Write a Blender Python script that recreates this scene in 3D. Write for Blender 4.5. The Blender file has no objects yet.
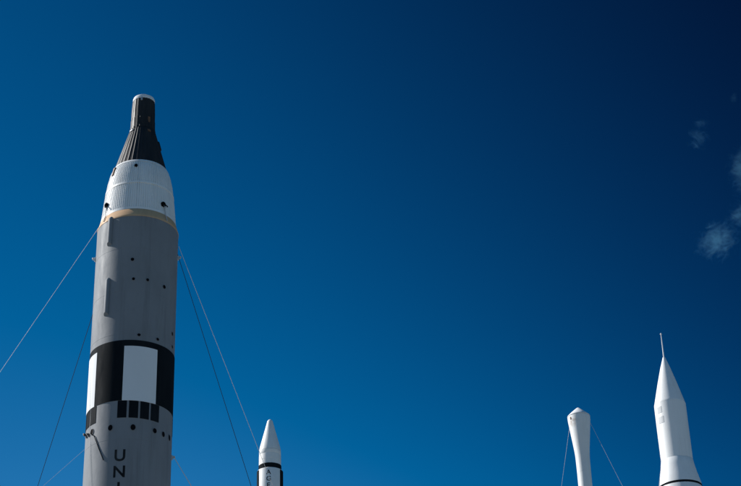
import bpy, bmesh, math, random
from math import sin, cos, pi, radians, hypot, atan2
from mathutils import Vector, Matrix

random.seed(4)
scene = bpy.context.scene
COL = scene.collection
GROUP = 'rockets standing in the outdoor rocket garden'

# ------------------------------------------------------------------ helpers
def link(name, bm, mats, parent=None, smooth=True, loc=None, rotz=0.0):
    me = bpy.data.meshes.new(name)
    bmesh.ops.recalc_face_normals(bm, faces=bm.faces[:])
    for f in bm.faces:
        f.smooth = smooth
    bm.to_mesh(me); bm.free()
    if not isinstance(mats, (list, tuple)):
        mats = [mats]
    for m in mats:
        me.materials.append(m)
    if smooth:
        try:
            me.set_sharp_from_angle(angle=radians(32))
        except Exception:
            pass
    o = bpy.data.objects.new(name, me)
    COL.objects.link(o)
    if parent is not None:
        o.parent = parent
    if loc is not None:
        o.location = loc
    o.rotation_euler = (0, 0, rotz)
    return o

def tag(o, label=None, cat=None, group=None, kind=None):
    if label: o['label'] = label
    if cat: o['category'] = cat
    if group: o['group'] = group
    if kind: o['kind'] = kind
    return o

def thing(name, label, cat, loc, rotz, group=None):
    o = bpy.data.objects.new(name, None)
    o.empty_display_size = 0.5
    COL.objects.link(o)
    o.location = loc; o.rotation_euler = (0, 0, rotz)
    return tag(o, label, cat, group)

def P(r, phi, z):
    """phi in degrees, 0 = local -Y, positive towards local +X"""
    a = radians(phi)
    return Vector((r*sin(a), -r*cos(a), z))

def lathe(bm, prof, seg=96, mod=None):
    rings = []
    for (r, z) in prof:
        if r < 1e-5:
            rings.append([bm.verts.new((0, 0, z))])
            continue
        ring = []
        for i in range(seg):
            a = 360.0*i/seg
            rr = r + (mod(i, z) if mod else 0.0)
            ring.append(bm.verts.new(P(rr, a, z)))
        rings.append(ring)
    for A, B in zip(rings[:-1], rings[1:]):
        for i in range(seg):
            j = (i+1) % seg
            if len(A) == 1 and len(B) == 1: continue
            if len(A) == 1: bm.faces.new((A[0], B[j], B[i]))
            elif len(B) == 1: bm.faces.new((A[i], A[j], B[0]))
            else: bm.faces.new((A[i], A[j], B[j], B[i]))
    for R in (rings[0], rings[-1]):
        if len(R) > 1:
            try: bm.faces.new(R)
            except ValueError: pass
    return bm

def arc_panel(bm, r0, r1, a0, a1, z0, z1, step=2.0, rz=None):
    """curved plate with thickness; rz(z) adds to the radius"""
    n = max(2, int(abs(a1-a0)/step)+1)
    q = []
    for i in range(n+1):
        a = a0+(a1-a0)*i/n
        q.append([bm.verts.new(P(r, a, z)) for (r, z) in ((r0, z0), (r1, z0), (r1, z1), (r0, z1))])
    for A, B in zip(q[:-1], q[1:]):
        for k in range(4):
            l = (k+1) % 4
            bm.faces.new((A[k], B[k], B[l], A[l]))
    bm.faces.new(q[0]); bm.faces.new(q[-1])
    return bm

def box(bm, lo, hi):
    v = [bm.verts.new((x, y, z)) for x in (lo[0], hi[0]) for y in (lo[1], hi[1]) for z in (lo[2], hi[2])]
    for f in ((0,1,3,2),(4,6,7,5),(0,4,5,1),(2,3,7,6),(0,2,6,4),(1,5,7,3)):
        bm.faces.new([v[i] for i in f])
    return bm

def tube(bm, pts, r, n=8):
    rings = []
    for i, p in enumerate(pts):
        p = Vector(p)
        d = (Vector(pts[min(i+1, len(pts)-1)]) - Vector(pts[max(i-1, 0)])).normalized()
        u = d.cross(Vector((0, 0, 1)))
        if u.length < 1e-3: u = d.cross(Vector((1, 0, 0)))
        u.normalize(); w = d.cross(u)
        rr = r[i] if isinstance(r, (list, tuple)) else r
        rings.append([bm.verts.new(p + (u*cos(2*pi*k/n) + w*sin(2*pi*k/n))*rr) for k in range(n)])
    for A, B in zip(rings[:-1], rings[1:]):
        for k in range(n):
            l = (k+1) % n
            bm.faces.new((A[k], A[l], B[l], B[k]))
    bm.faces.new(rings[0]); bm.faces.new(rings[-1])
    return bm

def ball(bm, c, r, n=12):
    bmesh.ops.create_uvsphere(bm, u_segments=n, v_segments=n//2, radius=r, matrix=Matrix.Translation(c))
    return bm

# ------------------------------------------------------------------ materials
def new_mat(name):
    m = bpy.data.materials.new(name); m.use_nodes = True
    nt = m.node_tree
    return m, nt, nt.nodes['Principled BSDF']

def paint(name, col, rough=0.45, dirt=0.18, dirt_col=None, streak=0.6, bump=0.15, metallic=0.0, scale=1.0, spec=0.25, stain=None):
    """weathered paint: broad tonal mottling, thin vertical run-off streaks, fine grain"""
    m, nt, b = new_mat(name)
    N, L = nt.nodes, nt.links
    tc = N.new('ShaderNodeTexCoord')
    def noise(sc, detail, vec_scale, rough_=0.6):
        mp = N.new('ShaderNodeMapping'); mp.inputs['Scale'].default_value = vec_scale
        L.new(tc.outputs['Object'], mp.inputs['Vector'])
        n = N.new('ShaderNodeTexNoise'); n.inputs['Scale'].default_value = sc*scale
        n.inputs['Detail'].default_value = detail; n.inputs['Roughness'].default_value = rough_
        L.new(mp.outputs['Vector'], n.inputs['Vector'])
        return n.outputs['Fac']
    def ramp(fac, lo, hi, a=0.0, c=1.0):
        r = N.new('ShaderNodeMapRange'); r.clamp = True
        r.inputs['From Min'].default_value = lo; r.inputs['From Max'].default_value = hi
        r.inputs['To Min'].default_value = a; r.inputs['To Max'].default_value = c
        L.new(fac, r.inputs['Value']); return r.outputs['Result']
    dc = dirt_col or tuple(c*0.45 for c in col)
    def mix(fac, A, B):
        x = N.new('ShaderNodeMix'); x.data_type = 'RGBA'
        L.new(fac, x.inputs['Factor'])
        if isinstance(A, tuple): x.inputs['A'].default_value = (*A, 1)
        else: L.new(A, x.inputs['A'])
        x.inputs['B'].default_value = (*B, 1)
        return x.outputs['Result']
    f1 = ramp(noise(0.9, 6, (1, 1, 0.5)), 0.40, 0.75, 0, dirt)
    f2 = ramp(noise(5.0, 4, (1, 1, 0.06)), 0.52, 0.78, 0, dirt*streak*1.5)
    f3 = ramp(noise(14.0, 3, (1, 1, 1)), 0.62, 0.75, 0, dirt*0.8)
    c = mix(f1, tuple(col), dc)
    c = mix(f2, c, dc)
    c = mix(f3, c, dc)
    if stain:
        (pos, rad, scol, amt) = stain
        vm = N.new('ShaderNodeVectorMath'); vm.operation = 'DISTANCE'
        L.new(tc.outputs['Object'], vm.inputs[0]); vm.inputs[1].default_value = pos
        d = ramp(vm.outputs['Value'], 0.0, rad, 1.0, 0.0)
        nz = ramp(noise(9.0, 4, (1, 1, 0.5)), 0.42, 0.6)
        mm = N.new('ShaderNodeMath'); mm.operation = 'MULTIPLY'
        L.new(d, mm.inputs[0]); L.new(nz, mm.inputs[1])
        m2 = N.new('ShaderNodeMath'); m2.operation = 'MULTIPLY'; m2.inputs[1].default_value = amt
        L.new(mm.outputs[0], m2.inputs[0])
        c = mix(m2.outputs[0], c, scol)
    L.new(c, b.inputs['Base Color'])
    L.new(ramp(noise(3.0, 4, (1, 1, 0.3)), 0.3, 0.7, rough-0.04, rough+0.14), b.inputs['Roughness'])
    b.inputs['Metallic'].default_value = metallic
    b.inputs['Specular IOR Level'].default_value = spec
    if bump:
        bp = N.new('ShaderNodeBump'); bp.inputs['Strength'].default_value = bump; bp.inputs['Distance'].default_value = 0.02
        L.new(noise(2.2, 3, (1, 1, 0.7)), bp.inputs['Height'])
        L.new(bp.outputs['Normal'], b.inputs['Normal'])
    return m

M_GREY   = paint('grey_paint', (0.220, 0.233, 0.250), 0.60, 0.32, dirt_col=(0.11, 0.115, 0.12), streak=0.9, spec=0.12, bump=0.28)
M_WHITE  = paint('white_paint', (0.80, 0.80, 0.79), 0.42, 0.17, dirt_col=(0.42, 0.40, 0.37), streak=0.9)
M_WHITE2 = paint('white_panel_paint', (0.72, 0.73, 0.74), 0.62, 0.10, spec=0.08, dirt_col=(0.5, 0.48, 0.45))
M_WHITE3 = paint('stained_white_paint', (0.80, 0.80, 0.79), 0.42, 0.17, dirt_col=(0.42, 0.40, 0.37), streak=0.9,
                 stain=(tuple(P(0.45, -38, 28.02)), 0.30, (0.30, 0.20, 0.13), 0.9))
M_BLACK  = paint('black_paint', (0.008, 0.011, 0.014), 0.65, 0.5, dirt_col=(0.022, 0.026, 0.03), spec=0.02)
M_LETTER = paint('worn_black_lettering', (0.022, 0.024, 0.028), 0.65, 0.75, dirt_col=(0.10, 0.105, 0.11), spec=0.05, scale=2.0)
M_SHINGLE = paint('black_shingle_metal', (0.016, 0.017, 0.019), 0.50, 0.6, dirt_col=(0.05, 0.045, 0.04), spec=0.19)
M_TAN    = paint('tan_paint', (0.64, 0.41, 0.24), 0.6, 0.28, spec=0.12)
M_DARK   = paint('dark_opening', (0.008, 0.008, 0.010), 0.8, 0.2, bump=0, spec=0.03)
M_STEEL  = paint('bare_steel', (0.55, 0.55, 0.54), 0.4, 0.2, metallic=0.6)
M_LGREY  = paint('light_grey_paint', (0.50, 0.51, 0.52), 0.5, 0.15)
M_RUST   = paint('rust_brown_paint', (0.16, 0.085, 0.05), 0.6, 0.3)
M_WIRE_L = paint('galvanised_wire', (0.62, 0.62, 0.63), 0.5, 0.1, bump=0)
M_WIRE_D = paint('dark_wire', (0.03, 0.03, 0.035), 0.6, 0.1, bump=0)
M_ENGINE = paint('engine_metal', (0.20, 0.19, 0.18), 0.4, 0.3, metallic=0.8)

# ------------------------------------------------------------------ lettering wrapped round a hull
def lettering(name, word, parent, mat, r, phi, top_z, cap_h, pitch, xscale=1.0, bold=0.012):
    for k, ch in enumerate(word):
        if ch == ' ': continue
        bm = bmesh.new()
        cu = bpy.data.curves.new('glyph', 'FONT'); cu.body = ch; cu.align_x = 'CENTER'
        cu.offset = bold; cu.resolution_u = 6
        tmp = bpy.data.objects.new('glyph', cu); COL.objects.link(tmp)
        bpy.context.view_layer.update()
        me = bpy.data.meshes.new_from_object(tmp.evaluated_get(bpy.context.evaluated_depsgraph_get()))
        g = bmesh.new(); g.from_mesh(me)
        bpy.data.objects.remove(tmp); bpy.data.curves.remove(cu); bpy.data.meshes.remove(me)
        s = cap_h/0.69
        for v in g.verts: v.co = (v.co.x*s*xscale, v.co.y*s, 0)
        xs = [v.co.x for v in g.verts]; mid = (min(xs)+max(xs))/2
        for v in g.verts: v.co.x -= mid
        x = -0.3
        while x < 0.3:
            bmesh.ops.bisect_plane(g, geom=g.verts[:]+g.edges[:]+g.faces[:], plane_co=(x, 0, 0), plane_no=(1, 0, 0))
            x += 0.02
        base = top_z - cap_h - k*pitch
        vm = {}
        for f in g.faces:
            for (off, flip) in ((0.005, False),):
                vs = []
                for v in f.verts:
                    key = (v.index, off)
                    if key not in vm:
                        a = phi + math.degrees(v.co.x/r)
                        vm[key] = bm.verts.new(P(r+off, a, base+v.co.y))
                    vs.append(vm[key])
                try: bm.faces.new(vs)
                except ValueError: pass
        g.free()
        # give the paint film a real thickness down to the hull skin
        bmesh.ops.solidify(bm, geom=bm.faces[:], thickness=0.003)
        link(name, bm, mat, parent, smooth=False)

def port(parent, r, phi, z, rx, rz, rim=True):
    """dark round opening: a short flanged cup standing on the skin"""
    bm = bmesh.new()
    n = 20
    def ring(sc, y, jig=0):
        return [bm.verts.new((rx*sc*cos(2*pi*i/n), y, rz*sc*sin(2*pi*i/n))) for i in range(n)]
    A = ring(1.16, 0.03); B = ring(1.12, -0.018); Cc = ring(1.0, -0.018); D = ring(0.94, 0.02)
    for X, Y in ((A, B), (B, Cc), (Cc, D)):
        for i in range(n):
            j = (i+1) % n; bm.faces.new((X[i], X[j], Y[j], Y[i]))
    bm.faces.new(D); nf = len(bm.faces)
    bm.faces.ensure_lookup_table()
    # push the inside of the cup out so that it clears the skin it sits on
    for v in D: v.co.y = -0.006
    bm.faces.index_update()
    for f in bm.faces:
        f.material_index = 1 if f.index < 2*n else 0
    o = link('port', bm, [M_DARK, M_GREY], parent, loc=P(r, phi, z), rotz=radians(phi))
    return o

def rocket_root(x, y, label):
    d = hypot(x, y); t = (-x/d, -y/d)
    return thing('rocket', label, 'rocket', (x, y, 0), atan2(t[0], -t[1]), GROUP)

# ================================================================== 1. the tall grey rocket with the black capsule
R0 = 1.525
g = rocket_root(-8.8176, 55.9089, 'tall grey rocket topped by a black capsule and ribbed white section, lettered UNITED')
# hull: grey skin with shallow joint grooves
def groove(z, r=R0, d=0.012, w=0.02):
    return [(r, z-w), (r-d, z-w*0.6), (r-d, z+w*0.6), (r, z+w)]
prof = [(R0, 3.2)]
for z in (6.0, 9.5, 13.0, 17.5, 20.6, 22.55, 24.95, 29.02, 30.75, 32.55):
    prof += groove(z, d=0.003, w=0.010)
prof += [(R0, 33.92)]
link('hull', lathe(bmesh.new(), prof, 160), M_GREY, g)
# base: flared skirt, engines and support columns, all below the frame
link('base_skirt', lathe(bmesh.new(), [(1.40, 2.4), (1.60, 2.4), (R0+0.004, 3.2), (1.40, 3.2)], 96), M_GREY, g)
for sx in (-0.68, 0.68):
    bm = lathe(bmesh.new(), [(0.25, 2.45), (0.30, 2.0), (0.42, 1.4), (0.55, 0.9), (0.52, 0.9), (0.38, 1.4), (0.22, 2.1)], 48)
    link('engine_nozzle', bm, M_ENGINE, g, loc=(sx, 0, 0))
for k in range(4):
    bm = tube(bmesh.new(), [P(1.9, 45+90*k, 0), P(1.48, 45+90*k, 2.5)], [0.16, 0.12], 12)
    link('support_leg', bm, M_STEEL, g)
# tan joint ring between hull and adapter
link('joint_ring', lathe(bmesh.new(), [(1.45, 33.92), (1.535, 33.92), (1.535, 33.97), (1.52, 34.0), (1.445, 34.27), (1.43, 34.284), (1.36, 34.284)], 128), M_TAN, g)

# white corrugated adapter section, two stacked cones
NR = 104
def corr(i, z):
    k = i % 6
    return 0.0 if k in (0, 1, 2) else (-0.034 if k in (4,) else -0.024)*rib[i//6]
AD = [(34.0, 1.455), (34.285, 1.430), (35.30, 1.335), (36.0, 1.250), (36.40, 1.165), (36.58, 1.105), (36.72, 1.035)]
def adapter_r(z):
    for (za, ra), (zb, rb) in zip(AD[:-1], AD[1:]):
        if z <= zb: return ra+(rb-ra)*(z-za)/(zb-za)
    return AD[-1][1]
rib = [random.uniform(0.75, 1.2) for _ in range(NR)]
ad = bmesh.new()
lathe(ad, [(adapter_r(z)-0.0, z) for z in (34.38, 34.9, 35.3, 35.52)], NR*6, corr)
lathe(ad, [(adapter_r(z)-0.0, z) for z in (35.595, 36.0, 36.2, 36.40, 36.58, 36.62)], NR*6, corr)
adp = link('adapter_section', ad, M_WHITE, g)
def band(z0, z1, out):
    return lathe(bmesh.new(), [(adapter_r(z0)-0.05, z0), (adapter_r(z0)+out, z0), (adapter_r(z1)+out, z1), (adapter_r(z1)-0.05, z1)], 128)
link('stiffening_ring', band(34.287, 34.39, 0.006), M_WHITE, adp)
link('stiffening_ring', band(35.515, 35.60, 0.010), M_WHITE, adp)
link('stiffening_ring', band(36.61, 36.70, 0.006), M_WHITE, adp)
# small details on the adapter
def thruster(phi, z):
    bm = bmesh.new()
    lathe(bm, [(0.06, -0.02), (0.105, -0.02), (0.105, 0.04), (0.075, 0.06), (0.045, 0.01), (0.0, 0.01)], 20)
    bm.transform(Matrix.Rotation(radians(90), 4, 'X'))
    return link('thruster', bm, M_DARK, adp, loc=P(adapter_r(z)+0.01, phi, z), rotz=radians(phi))
thruster(-61, 34.80); thruster(39.5, 34.72); thruster(140, 34.76); thruster(-140, 34.76)
for phi in (-61, 39.5):      # pale bent tube hanging from the thruster
    z = 34.72
    bm = tube(bmesh.new(), [P(adapter_r(z)+0.05, phi+3, z), P(adapter_r(z-.12)+0.09, phi+5, z-0.06), P(adapter_r(z-.2)+0.08, phi+6, z-0.09)], 0.022, 8)
    link('thruster_pipe', bm, M_DARK, adp)
    bm = tube(bmesh.new(), [P(adapter_r(34.66)+0.03, phi+1, 34.68), P(1.47, phi+3, 34.30), P(1.545, phi+4, 33.99)], 0.017, 8)
    link('drain_pipe', bm, M_LGREY, adp)
bm = lathe(bmesh.new(), [(0.0, -0.01), (0.06, -0.01), (0.066, 0.03), (0.042, 0.03), (0.034, 0.012), (0, 0.012)], 20)
bm.transform(Matrix.Rotation(radians(90), 4, 'X'))
link('adapter_port', bm, M_DARK, adp, loc=P(adapter_r(36.34)+0.002, -9, 36.34), rotz=radians(-9))
bm = bmesh.new(); box(bm, (-0.07, -0.045, -0.20), (0.07, 0.10, 0.20))
bm.transform(Matrix.Rotation(-atan2(0.085, 0.40), 4, 'X'))
bmesh.ops.bevel(bm, geom=bm.edges[:], offset=0.02, segments=2, affect='EDGES')
link('equipment_box', bm, M_RUST, adp, loc=P(adapter_r(36.36)-0.01, -60, 36.36), rotz=radians(-60))

# black capsule: ribbed cone, neck, cylinder with pale rim
def cap_r(z): return 1.01 + (0.478-1.01)*(z-36.70)/(38.62-36.70)
NB = 36
def shingle(i, z):
    k = i % 8
    return 0.016 if k == 0 else (0.007 if k in (1, 7) else 0.0)
capm = bmesh.new()
lathe(capm, [(0.5, 36.69), (cap_r(36.70), 36.70), (cap_r(37.2), 37.2), (cap_r(37.9), 37.9), (cap_r(38.62), 38.62)], NB*8, shingle)
cap = link('capsule', capm, M_SHINGLE, g)
def shingle2(i, z):
    return 0.012 if i % 8 == 0 else 0.0
link('recovery_section', lathe(bmesh.new(), [(0.40, 38.60), (0.492, 38.60), (0.492, 38.68), (0.470, 38.70), (0.462, 39.1), (0.458, 39.10), (0.452, 39.13), (0.448, 39.5), (0.425, 40.0)], 24*8, shingle2), M_SHINGLE, cap)
link('nose_rim', lathe(bmesh.new(), [(0.36, 39.99), (0.432, 39.99), (0.435, 40.04), (0.432, 40.10), (0.41, 40.16), (0.37, 40.19), (0.33, 40.16), (0.31, 40.05), (0.0, 40.05)], 64), M_WHITE2, cap)
bm = bmesh.new(); box(bm, (-0.035, -0.012, -0.14), (0.035, 0.03, 0.02)); bmesh.ops.bevel(bm, geom=bm.edges[:], offset=0.01, segments=2, affect='EDGES')
link('latch', bm, M_STEEL, cap, loc=P(0.44, -12, 40.0), rotz=radians(-12))
# hatch window recess, hatch and small nose details
def on_cone(name, phi, z, w, h, d, mat, bev=0.02):
    bm = bmesh.new(); box(bm, (-w, -d, -h), (w, 0.05, h))
    bmesh.ops.bevel(bm, geom=bm.edges[:], offset=bev, segments=2, affect='EDGES')
    bm.transform(Matrix.Rotation(-atan2(0.99-0.478, 1.92), 4, 'X'))
    return link(name, bm, mat, cap, loc=P(cap_r(z), phi, z), rotz=radians(phi))
on_cone('hatch', 150, 37.6, 0.26, 0.42, 0.03, M_SHINGLE)
on_cone('hatch', -150, 37.6, 0.26, 0.42, 0.03, M_SHINGLE)
on_cone('attitude_thruster', 84, 37.95, 0.07, 0.20, 0.06, M_SHINGLE)
on_cone('rivet_plate', 28, 38.42, 0.07, 0.06, 0.02, M_RUST, 0.01)
on_cone('rivet_plate', -55, 38.48, 0.09, 0.05, 0.03, M_LGREY, 0.01)
bm = bmesh.new(); box(bm, (-0.05, -0.02, -0.14), (0.05, 0.05, 0.14)); bmesh.ops.bevel(bm, geom=bm.edges[:], offset=0.012, segments=2, affect='EDGES')
link('access_panel', bm, M_RUST, cap, loc=P(0.455, 30, 38.98), rotz=radians(30))

# fairing pods running down the skin, with sloped lower ends
def pod(phi, z0, z1, w):
    bm = bmesh.new(); n = 10
    rows = []
    for (z, s, push) in ((z1, 0.35, -0.02), (z1-0.06, 0.85, 0), (z1-0.12, 1, 0), (z0+0.14, 1, 0), (z0, 0.98, 0)):
        row = []
        for i in range(n+1):
            a = pi*i/n
            zz = z - (0 if z > z0+0.01 else -0.10*sin(a)*0 + 0.10*(1-sin(a))*0)
            row.append(bm.verts.new((w*s*cos(a), -0.115*s*sin(a)**0.8 + 0.02, zz + (0.12*sin(a) if z <= z0 else 0))))
        rows.append(row)
    for A, B in zip(rows[:-1], rows[1:]):
        for i in range(n): bm.faces.new((A[i], A[i+1], B[i+1], B[i]))
        bm.faces.new((A[0], B[0], B[-1], A[-1]))
    bm.faces.new(rows[0]); bm.faces.new(rows[-1])
    return link('fairing_pod', bm, M_GREY, g, loc=P(R0, phi, 0), rotz=radians(phi))
pod(-42, 32.80, 34.04, 0.105)
pod(-41, 29.88, 31.44, 0.105)

# dark ports in the skin
for (phi, z, rx, rz) in ((-6, 32.054, .062, .068), (-3.4, 31.243, .055, .06), (15.9, 31.255, .055, .06), (42.5, 31.175, .07, .075),
                         (7.3, 28.984, .06, .055), (34.4, 28.958, .06, .055), (65.6, 29.512, .06, .07), (67.1, 29.004, .05, .06)):
    port(g, R0, phi, z, rx, rz)
for (phi, z, rx, rz) in ((-25.1, 25.41, .085, .11), (4.7, 25.393, .09, .11), (35, 25.402, .085, .095), (50.7, 25.40, .08, .10), (66.9, 25.429, .08, .11), (-57, 25.47, .09, .11), (100, 25.4, .08, .1), (-120, 25.4, .08, .1)):
    port(g, R0, phi, z, rx, rz)

# black band with white panels, and the dark vents under it
bandm = lathe(bmesh.new(), [(R0-0.05, 26.418), (R0+0.010, 26.418), (R0+0.010, 28.77), (R0-0.05, 28.77)], 160)
band_o = link('black_band', bandm, M_BLACK, g)
for a0 in (-11.3, -101.0, 94.0, 178.0):
    link('white_panel', arc_panel(bmesh.new(), R0-0.01, R0+0.018, a0, a0+46, 26.412, 28.53), M_WHITE2, band_o)
for base in (-16.7, 90, 180, -108.4):
    for (a, b) in ((0, 12.1), (15.0, 27.2), (29.9, 42.1), (44.8, 57.9)):
        link('dark_vent', arc_panel(bmesh.new(), R0-0.01, R0+0.012, base+a, base+b, 25.76, 26.405), M_BLACK, g)

# brackets, trailing cable
def bracket(phi, z, s=1.0, mat=M_STEEL):
    bm = bmesh.new()
    box(bm, (-0.07*s, -0.05, -0.13*s), (0.07*s, 0.03, 0.13*s))
    box(bm, (-0.025*s, -0.19*s, -0.05*s), (0.025*s, -0.045, 0.09*s))
    b2 = lathe(bmesh.new(), [(0.03*s, -0.03), (0.055*s, -0.03), (0.055*s, 0.03), (0.03*s, 0.03)], 12)
    me = bpy.data.meshes.new('t'); b2.transform(Matrix.Translation((0, -0.17*s, 0.05*s))); b2.to_mesh(me); bm.from_mesh(me); b2.free(); bpy.data.meshes.remove(me)
    return link('bracket', bm, mat, g, smooth=False, loc=P(R0, phi, z), rotz=radians(phi))
bracket(-86, 32.76, 0.62, M_WHITE2); bracket(84, 32.95, 0.6, M_LGREY)
bracket(-74, 25.50, 0.62, M_ENGINE); bracket(-66, 25.44, 0.4, M_ENGINE); bracket(92, 24.95, 0.6, M_LGREY); bracket(-140, 33.5, 1.0, M_LGREY)
bm = tube(bmesh.new(), [P(R0+0.06, -58, 25.42), P(R0+0.03, -51, 25.26), P(R0+0.02, -46, 25.0), P(R0+0.015, -41, 24.7), P(R0+0.015, -36, 24.42), P(R0+0.015, -33, 24.24)], 0.014, 8)
link('cable', bm, M_BLACK, g)
# lettering down the hull
lettering('letter', 'UNITED STATES', g, M_LETTER, R0, -10.6, 24.56, 0.41, 0.60, xscale=1.0, bold=0.02)
# flag sized name panel is below the frame and not shown

# ================================================================== 2. small white rocket with black side panels
a = rocket_root(-6.2971, 92.7866, 'small white round-nosed rocket with black neck band and black side panels, lettered AGENA')
nose = [(0.0, 42.33), (0.06, 42.325), (0.12, 42.29), (0.165, 42.21), (0.19, 42.10), (0.32, 41.60), (0.47, 41.03), (0.595, 40.56), (0.628, 40.36), (0.636, 40.27)]
link('nose_cone', lathe(bmesh.new(), list(reversed(nose)), 64), M_WHITE, a)
link('neck', lathe(bmesh.new(), [(0.5, 39.36), (0.648, 39.36), (0.648, 39.62), (0.640, 39.63), (0.640, 39.65), (0.648, 39.66), (0.642, 39.99), (0.634, 40.0), (0.634, 40.02), (0.640, 40.03), (0.636, 40.255), (0.622, 40.262), (0.5, 40.262)], 64), M_WHITE, a)
link('neck_band', lathe(bmesh.new(), [(0.5, 39.06), (0.668, 39.06), (0.668, 39.355), (0.5, 39.355)], 64), M_BLACK, a)
RA = 0.755
hp = [(RA, 26.0)] + groove(30.0, RA, 0.008, 0.015) + groove(34.0, RA, 0.008, 0.015) + groove(36.9, RA, 0.008, 0.015) + [(RA, 38.98), (0.735, 39.03), (0.68, 39.06), (0.5, 39.06)]
link('hull', lathe(bmesh.new(), hp, 96), M_WHITE, a)
link('side_panel', arc_panel(bmesh.new(), RA-0.01, RA+0.012, -127, -57, 26.0, 38.985), M_BLACK, a)
link('side_panel', arc_panel(bmesh.new(), RA-0.01, RA+0.012, 50, 122, 26.0, 38.985), M_BLACK, a)
lettering('letter', 'AGENA', a, M_LETTER, RA, -6.1, 38.87, 0.275, 0.402, xscale=1.0, bold=0.015)
link('booster', lathe(bmesh.new(), [(1.2, 1.6), (1.75, 1.6), (1.53, 4.0)] + groove(9.0, 1.525) + groove(14.0, 1.525) + groove(19.0, 1.525) + [(1.525, 22.6), (RA+0.002, 26.0)], 96), M_STEEL, a)
for sx in (-0.8, 0, 0.8):
    link('engine_nozzle', lathe(bmesh.new(), [(0.2, 1.7), (0.28, 1.3), (0.42, 0.5), (0.40, 0.5), (0.22, 1.2)], 32), M_ENGINE, a, loc=(sx, 0, 0))
for k in range(4):
    link('support_leg', tube(bmesh.new(), [P(2.1, 45+90*k, 0), P(1.68, 45+90*k, 1.8)], [0.16, 0.12], 12), M_STEEL, a)

# ================================================================== 3. slim white rocket with a bulbous head
t = rocket_root(7.9355, 61.4901, 'slim white rocket with a swollen head under a shallow pointed cap')
RT = 0.268
link('cap', lathe(bmesh.new(), [(0.30, 28.290), (0.443, 28.290), (0.445, 28.302), (0.436, 28.325), (0.30, 28.46), (0.14, 28.60), (0.08, 28.65), (0.04, 28.68), (0.0, 28.69)], 64), M_WHITE2, t)
hd = [(RT, 25.95), (0.270, 26.25), (0.277, 26.62), (0.296, 26.88), (0.322, 27.12), (0.352, 27.38), (0.384, 27.66), (0.410, 27.90), (0.430, 28.06), (0.440, 28.18), (0.440, 28.262), (0.424, 28.270), (0.424, 28.288), (0.30, 28.288)]
link('fairing', lathe(bmesh.new(), hd, 96), M_WHITE3, t)
link('hull', lathe(bmesh.new(), [(RT-0.002, 21.0), (RT-0.002, 23.0), (RT-0.01, 23.01), (RT-0.01, 23.04), (RT-0.002, 23.05), (RT-0.001, 25.948), (RT-0.03, 25.949)], 64), M_WHITE, t)
link('booster', lathe(bmesh.new(), [(0.9, 1.5), (1.22, 1.5)] + groove(6.0, 1.22) + groove(11.0, 1.22) + [(1.22, 15.5), (0.82, 18.5), (0.80, 20.2), (RT, 21.0)], 96), M_WHITE, t)
link('engine_nozzle', lathe(bmesh.new(), [(0.25, 1.6), (0.32, 1.2), (0.52, 0.4), (0.50, 0.4), (0.26, 1.1)], 32), M_ENGINE, t)
for k in range(3):
    link('support_leg', tube(bmesh.new(), [P(1.6, 60+120*k, 0), P(1.15, 60+120*k, 1.7)], [0.14, 0.10], 12), M_STEEL, t)
link('vent_cover', arc_panel(bmesh.new(), 0.40, 0.447, -50, -43, 28.10, 28.20, step=1), M_RUST, t)

# ================================================================== 4. white rocket with a needle antenna
j = rocket_root(9.2329, 49.1401, 'white rocket with needle tip, sharp cone nose and flared lower skirt with dark seam')
cone = [(0.40, 23.214), (0.490, 23.214), (0.492, 23.235), (0.478, 23.29), (0.30, 24.0), (0.15, 24.55), (0.06, 24.83), (0.04, 24.90), (0.0, 24.91)]
link('nose_cone', lathe(bmesh.new(), cone, 96), M_WHITE, j)
m_o = link('antenna', tube(bmesh.new(), [(0, 0, 24.86), (0, 0, 25.2), (0, 0, 25.71)], [0.026, 0.020, 0.013], 10), M_WHITE2, j)
link('antenna_tip', ball(bmesh.new(), (0, 0, 25.735), 0.032), M_WHITE2, m_o)
RJ = 0.492
tub = [(RJ, 21.35), (RJ, 23.212), (0.40, 23.213)]
link('upper_stage', lathe(bmesh.new(), tub, 96), M_WHITE, j)
for (phi, z, w, h) in ((-43.5, 22.965, 11.0, 0.105), (-41.0, 22.625, 12.5, 0.11)):
    bm = arc_panel(bmesh.new(), RJ-0.01, RJ+0.004, phi-w, phi+w, z-h, z+h, step=2)
    link('access_panel', bm, M_LGREY, j)
sk = [(0.46, 20.50), (0.664, 20.50), (0.655, 20.56), (0.60, 20.80), (0.53, 21.12), (0.498, 21.335), (0.490, 21.348), (0.45, 21.349)]
link('flared_skirt', lathe(bmesh.new(), sk, 96), M_WHITE, j)
link('seam_ring', lathe(bmesh.new(), [(0.5, 20.425), (0.668, 20.425), (0.668, 20.498), (0.5, 20.498)], 96), M_BLACK, j)
link('hull', lathe(bmesh.new(), [(1.1, 1.6), (1.33, 1.6)] + groove(5.0, 1.33) + groove(10.0, 1.33) + groove(14.0, 1.33) + [(1.33, 17.6), (1.30, 17.8), (0.685, 20.36), (0.670, 20.424), (0.5, 20.424)], 128), M_WHITE, j)
link('engine_nozzle', lathe(bmesh.new(), [(0.3, 1.7), (0.4, 1.3), (0.62, 0.4), (0.60, 0.4), (0.32, 1.2)], 40), M_ENGINE, j)
for k in range(4):
    link('support_leg', tube(bmesh.new(), [P(1.75, 45+90*k, 0), P(1.28, 45+90*k, 1.8)], [0.14, 0.11], 12), M_STEEL, j)

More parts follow.
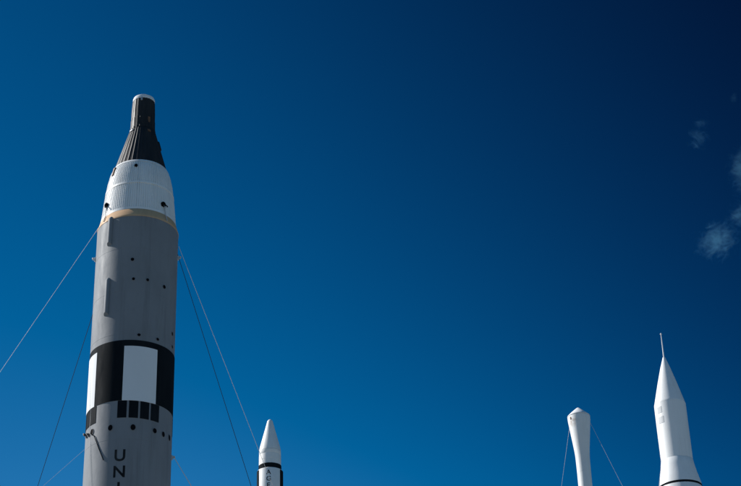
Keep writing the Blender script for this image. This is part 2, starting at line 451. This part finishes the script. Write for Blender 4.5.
# ------------------------------------------------------------------ guy wires
def world_pt(root, r, phi, z):
    d = Matrix.Translation(root.location) @ Matrix.Rotation(root.rotation_euler.z, 4, 'Z')
    return d @ P(r, phi, z)
def guy(p, q, r, mat, label, sag=0.0):
    p = Vector(p); q = Vector(q); n = 24
    pts = []
    for i in range(n+1):
        s = i/n
        v = p.lerp(q, s); v.z -= sag*4*s*(1-s)
        pts.append(v - p)
    o = link('guy_wire', tube(bmesh.new(), pts, r, 6), mat, loc=p)
    tag(o, label, 'guy wire', 'guy wires bracing the rockets')
guy(world_pt(g, 1.50, -92, 34.22), (-30.39, 58.0, 0), 0.0065, M_WIRE_L, 'pale guy wire slanting down left from high on the tall grey rocket')
guy(world_pt(g, 1.60, -140, 33.45), (-26.53, 85.0, 0), 0.011, M_WIRE_D, 'dark steep guy wire behind the left side of the tall grey rocket')
guy(world_pt(g, 1.55, 90, 33.55), (8.62, 104.0, 0), 0.009, M_WIRE_L, 'pale guy wire right of the tall grey rocket, running down to the small rocket nose')
guy(world_pt(g, 1.55, 100, 33.35), (3.52, 78.0, 0), 0.012, M_WIRE_D, 'dark guy wire just under the pale one, right of the tall grey rocket')
guy(world_pt(g, 1.60, 92, 25.0), (9.32, 75.37, 0), 0.012, M_WIRE_L, 'bright short guy wire low at the right edge of the tall grey rocket')
guy(world_pt(g, 1.55, -95, 25.2), (-34.08, 52.0, 0), 0.004, M_WIRE_L, 'faint guy wire low at the left edge of the tall grey rocket')
guy(world_pt(t, 0.40, -100, 27.95), (2.07, 75.0, 0), 0.0055, M_WIRE_L, 'thin guy wire left of the slim white rocket with swollen head')
guy(world_pt(t, 0.43, 100, 28.05), (20.08, 66.0, 0), 0.005, M_WIRE_L, 'thin guy wire slanting down right from the slim white rocket with swollen head')

# ------------------------------------------------------------------ ground
def sheet(name, half, z, mat, cx=0, cy=0):
    bm = bmesh.new()
    vs = [bm.verts.new((cx+sx*half, cy+sy*half, z)) for sx, sy in ((-1, -1), (1, -1), (1, 1), (-1, 1))]
    bm.faces.new(vs)
    o = link(name, bm, mat, smooth=False)
    o['kind'] = 'structure'
    return o
def ground_mat(name, c1, c2, scale):
    m, nt, b = new_mat(name); N, L = nt.nodes, nt.links
    tc = N.new('ShaderNodeTexCoord'); n = N.new('ShaderNodeTexNoise'); n.inputs['Scale'].default_value = scale; n.inputs['Detail'].default_value = 8
    L.new(tc.outputs['Object'], n.inputs['Vector'])
    r = N.new('ShaderNodeValToRGB'); r.color_ramp.elements[0].color = (*c1, 1); r.color_ramp.elements[1].color = (*c2, 1)
    r.color_ramp.elements[0].position = 0.35; r.color_ramp.elements[1].position = 0.65
    L.new(n.outputs['Fac'], r.inputs['Fac']); L.new(r.outputs['Color'], b.inputs['Base Color']); b.inputs['Roughness'].default_value = 0.9
    return m
sheet('ground', 9000, 0.0, ground_mat('grass', (0.05, 0.08, 0.025), (0.10, 0.12, 0.05), 0.3))
sheet('pavement', 160, 0.004, ground_mat('concrete', (0.15, 0.155, 0.155), (0.23, 0.235, 0.235), 0.5), 0, 60)

# ------------------------------------------------------------------ clouds: thin wisps of real vapour
def cloud(loc, dims, rot, dens, seed, label, thr=0.46):
    m = bpy.data.materials.new('cloud_vapour'); m.use_nodes = True
    nt = m.node_tree; N, L = nt.nodes, nt.links
    for n in list(N):
        if n.type == 'BSDF_PRINCIPLED': N.remove(n)
    out = [n for n in N if n.type == 'OUTPUT_MATERIAL'][0]
    pv = N.new('ShaderNodeVolumePrincipled'); pv.inputs['Color'].default_value = (0.22, 0.60, 0.88, 1); pv.inputs['Anisotropy'].default_value = 0.0
    L.new(pv.outputs['Volume'], out.inputs['Volume'])
    tc = N.new('ShaderNodeTexCoord')
    ln = N.new('ShaderNodeVectorMath'); ln.operation = 'LENGTH'; L.new(tc.outputs['Object'], ln.inputs[0])
    mp = N.new('ShaderNodeMapping'); mp.inputs['Location'].default_value = (seed*7.3, seed*3.1, seed*1.7)
    mp.inputs['Scale'].default_value = tuple(d*q for d, q in zip(dims, (0.055, 0.09, 0.075)))
    L.new(tc.outputs['Object'], mp.inputs['Vector'])
    nz = N.new('ShaderNodeTexNoise'); nz.inputs['Scale'].default_value = 1.0; nz.inputs['Detail'].default_value = 5; nz.inputs['Roughness'].default_value = 0.62
    nz.inputs['Distortion'].default_value = 1.1
    L.new(mp.outputs['Vector'], nz.inputs['Vector'])
    sub = N.new('ShaderNodeMath'); sub.operation = 'MULTIPLY_ADD'; sub.inputs[1].default_value = -0.34
    L.new(ln.outputs['Value'], sub.inputs[0]); L.new(nz.outputs['Fac'], sub.inputs[2])
    mu = N.new('ShaderNodeMapRange'); mu.inputs['From Min'].default_value = thr-0.13; mu.inputs['From Max'].default_value = thr+0.20
    mu.inputs['To Min'].default_value = 0; mu.inputs['To Max'].default_value = 1
    L.new(sub.outputs[0], mu.inputs['Value'])
    md = N.new('ShaderNodeMath'); md.operation = 'MULTIPLY'; md.inputs[1].default_value = dens; L.new(mu.outputs[0], md.inputs[0])
    L.new(md.outputs[0], pv.inputs['Density'])
    bm = bmesh.new(); bmesh.ops.create_icosphere(bm, subdivisions=3, radius=1.0)
    o = link('cloud', bm, m, loc=loc)
    o.scale = dims; o.rotation_euler = rot
    tag(o, label, 'cloud', 'thin wisps of cloud at the right of the sky')
CL = []
cloud((519.0, 2224.0, 1244.5), (42, 34, 36), (0.2, -0.5, 0.1), 0.017, 11, 'ragged pale cloud wisp, lowest of the wisps at the right of the sky', 0.42)
cloud((497.5, 2148.1, 1380.0), (27, 22, 24), (0.1, 0.5, 0.4), 0.011, 2, 'small faint cloud puff leftmost of the wisps in the dark blue sky')
cloud((500.6, 2136.4, 1398.0), (18, 13, 13), (0.1, -0.4, 0.4), 0.010, 5, 'tiny faint cloud shred just above the leftmost cloud puff')
cloud((562.0, 2163.0, 1331.0), (34, 28, 54), (0.0, 0.25, 0.0), 0.012, 3, 'tall pale cloud wisp cut by the right picture edge', 0.42)
cloud((556.0, 2197.8, 1274.0), (26, 24, 40), (0.0, 0.6, 0.0), 0.012, 4, 'slanting cloud wisp at the right picture edge just above the lowest ragged wisp', 0.42)
cloud((549.0, 2108.5, 1420.6), (11, 9, 16), (0.0, 0.2, 0.0), 0.007, 6, 'barely visible cloud scrap highest in the dark right corner')

# ------------------------------------------------------------------ light: sun from the left, slightly beyond the rockets
EL = radians(36.0)
SX, SY = -cos(radians(17.0)), sin(radians(17.0))
sun_dir = Vector((SX*cos(EL), SY*cos(EL), math.sin(EL)))
sl = bpy.data.lights.new('sun', 'SUN'); sl.energy = 5.0; sl.angle = radians(0.5); sl.color = (1.0, 0.975, 0.935)
so = bpy.data.objects.new('sun', sl); COL.objects.link(so); so.location = (-60, 30, 80)
so.rotation_euler = sun_dir.to_track_quat('Z', 'Y').to_euler()

w = bpy.data.worlds.new('World'); scene.world = w; w.use_nodes = True
N, L = w.node_tree.nodes, w.node_tree.links
bg = N['Background']
sky = N.new('ShaderNodeTexSky'); sky.sky_type = 'NISHITA'; sky.sun_disc = False
sky.sun_elevation = EL; sky.sun_rotation = atan2(SX, SY)
sky.air_density = 1.0; sky.dust_density = 0.3; sky.ozone_density = 3.0; sky.altitude = 0
tcw = N.new('ShaderNodeTexCoord')
def math_node(op, a, b=None):
    n = N.new('ShaderNodeMath'); n.operation = op
    for k, v in enumerate((a, b)):
        if v is None: continue
        if isinstance(v, (int, float)): n.inputs[k].default_value = v
        else: L.new(v, n.inputs[k])
    return n.outputs[0]
# deep polarised sky: from bright blue low on the sun's side to a dark upper right, as world directions.
# Only this quarter of the sky is filtered so strongly; it eases back to the plain sky behind the camera.
nrm = N.new('ShaderNodeVectorMath'); nrm.operation = 'NORMALIZE'; L.new(tcw.outputs['Generated'], nrm.inputs[0])
sep = N.new('ShaderNodeSeparateXYZ'); L.new(nrm.outputs['Vector'], sep.inputs[0])
def clampn(v, lo, hi):
    return math_node('MINIMUM', math_node('MAXIMUM', v, lo), hi)
vx = clampn(sep.outputs['X'], -0.32, 0.32); vz = clampn(sep.outputs['Z'], 0.22, 0.75)
vx2 = math_node('MULTIPLY', vx, vx)
vxz = math_node('MULTIPLY', vx, vz)
def grade(k0, kx, kz, kxx, kxz):
    e = math_node('ADD', math_node('ADD', k0, math_node('MULTIPLY', vx, kx)),
                  math_node('ADD', math_node('MULTIPLY', vz, kz), math_node('MULTIPLY', vx2, kxx)))
    e = math_node('ADD', e, math_node('MULTIPLY', vxz, kxz))
    return math_node('EXPONENT', e)
srgb = N.new('ShaderNodeSeparateColor'); L.new(sky.outputs['Color'], srgb.inputs['Color'])
gg = math_node('MULTIPLY', srgb.outputs['Green'], grade(0.896, 1.19, -4.288, -7.061, -8.753))
bb = math_node('MULTIPLY', srgb.outputs['Blue'], grade(1.036, 1.278, -3.468, -5.499, -7.464))
rr_ = math_node('MAXIMUM', 0.006, math_node('MULTIPLY', math_node('SUBTRACT', gg, 1.15), 0.30))
deep = N.new('ShaderNodeCombineColor'); L.new(rr_, deep.inputs['Red']); L.new(gg, deep.inputs['Green']); L.new(bb, deep.inputs['Blue'])
fd = N.new('ShaderNodeVectorMath'); fd.operation = 'DOT_PRODUCT'; L.new(nrm.outputs['Vector'], fd.inputs[0]); fd.inputs[1].default_value = (0.0, 0.8704, 0.4924)
ease = N.new('ShaderNodeMapRange'); ease.interpolation_type = 'SMOOTHSTEP'
ease.inputs['From Min'].default_value = 0.0; ease.inputs['From Max'].default_value = 0.88
L.new(fd.outputs['Value'], ease.inputs['Value'])
mixw = N.new('ShaderNodeMix'); mixw.data_type = 'RGBA'; L.new(ease.outputs['Result'], mixw.inputs['Factor'])
hs = N.new('ShaderNodeHueSaturation'); hs.inputs['Saturation'].default_value = 1.6; hs.inputs['Value'].default_value = 0.78
L.new(sky.outputs['Color'], hs.inputs['Color'])
L.new(hs.outputs['Color'], mixw.inputs['A']); L.new(deep.outputs['Color'], mixw.inputs['B'])
L.new(mixw.outputs['Result'], bg.inputs['Color'])
bg.inputs['Strength'].default_value = 0.0758

# ------------------------------------------------------------------ camera
cam = bpy.data.cameras.new('camera'); co = bpy.data.objects.new('camera', cam); COL.objects.link(co)
th, rho = radians(29.5), radians(-1.8774)
fw = Vector((0, cos(th), sin(th))); up0 = Vector((0, -sin(th), cos(th))); rt0 = Vector((1, 0, 0))
Rv = cos(rho)*rt0 + sin(rho)*up0; Uv = cos(rho)*up0 - sin(rho)*rt0
co.matrix_world = Matrix(((Rv.x, Uv.x, -fw.x, 0), (Rv.y, Uv.y, -fw.y, 0), (Rv.z, Uv.z, -fw.z, 1.65), (0, 0, 0, 1)))
cam.sensor_fit = 'HORIZONTAL'; cam.sensor_width = 36; cam.lens = 36*1700/741
cam.clip_start = 0.1; cam.clip_end = 30000
scene.camera = co

vs = scene.view_settings
scene.display_settings.display_device = 'sRGB'
vs.view_transform = 'Standard'; vs.look = 'None'; vs.exposure = 0.4; vs.gamma = 1.0
try: vs.use_curve_mapping = False
except Exception: pass
scene.render.engine = 'CYCLES'
scene.cycles.use_denoising = True
scene.cycles.volume_step_rate = 1.0
scene.cycles.max_bounces = 6
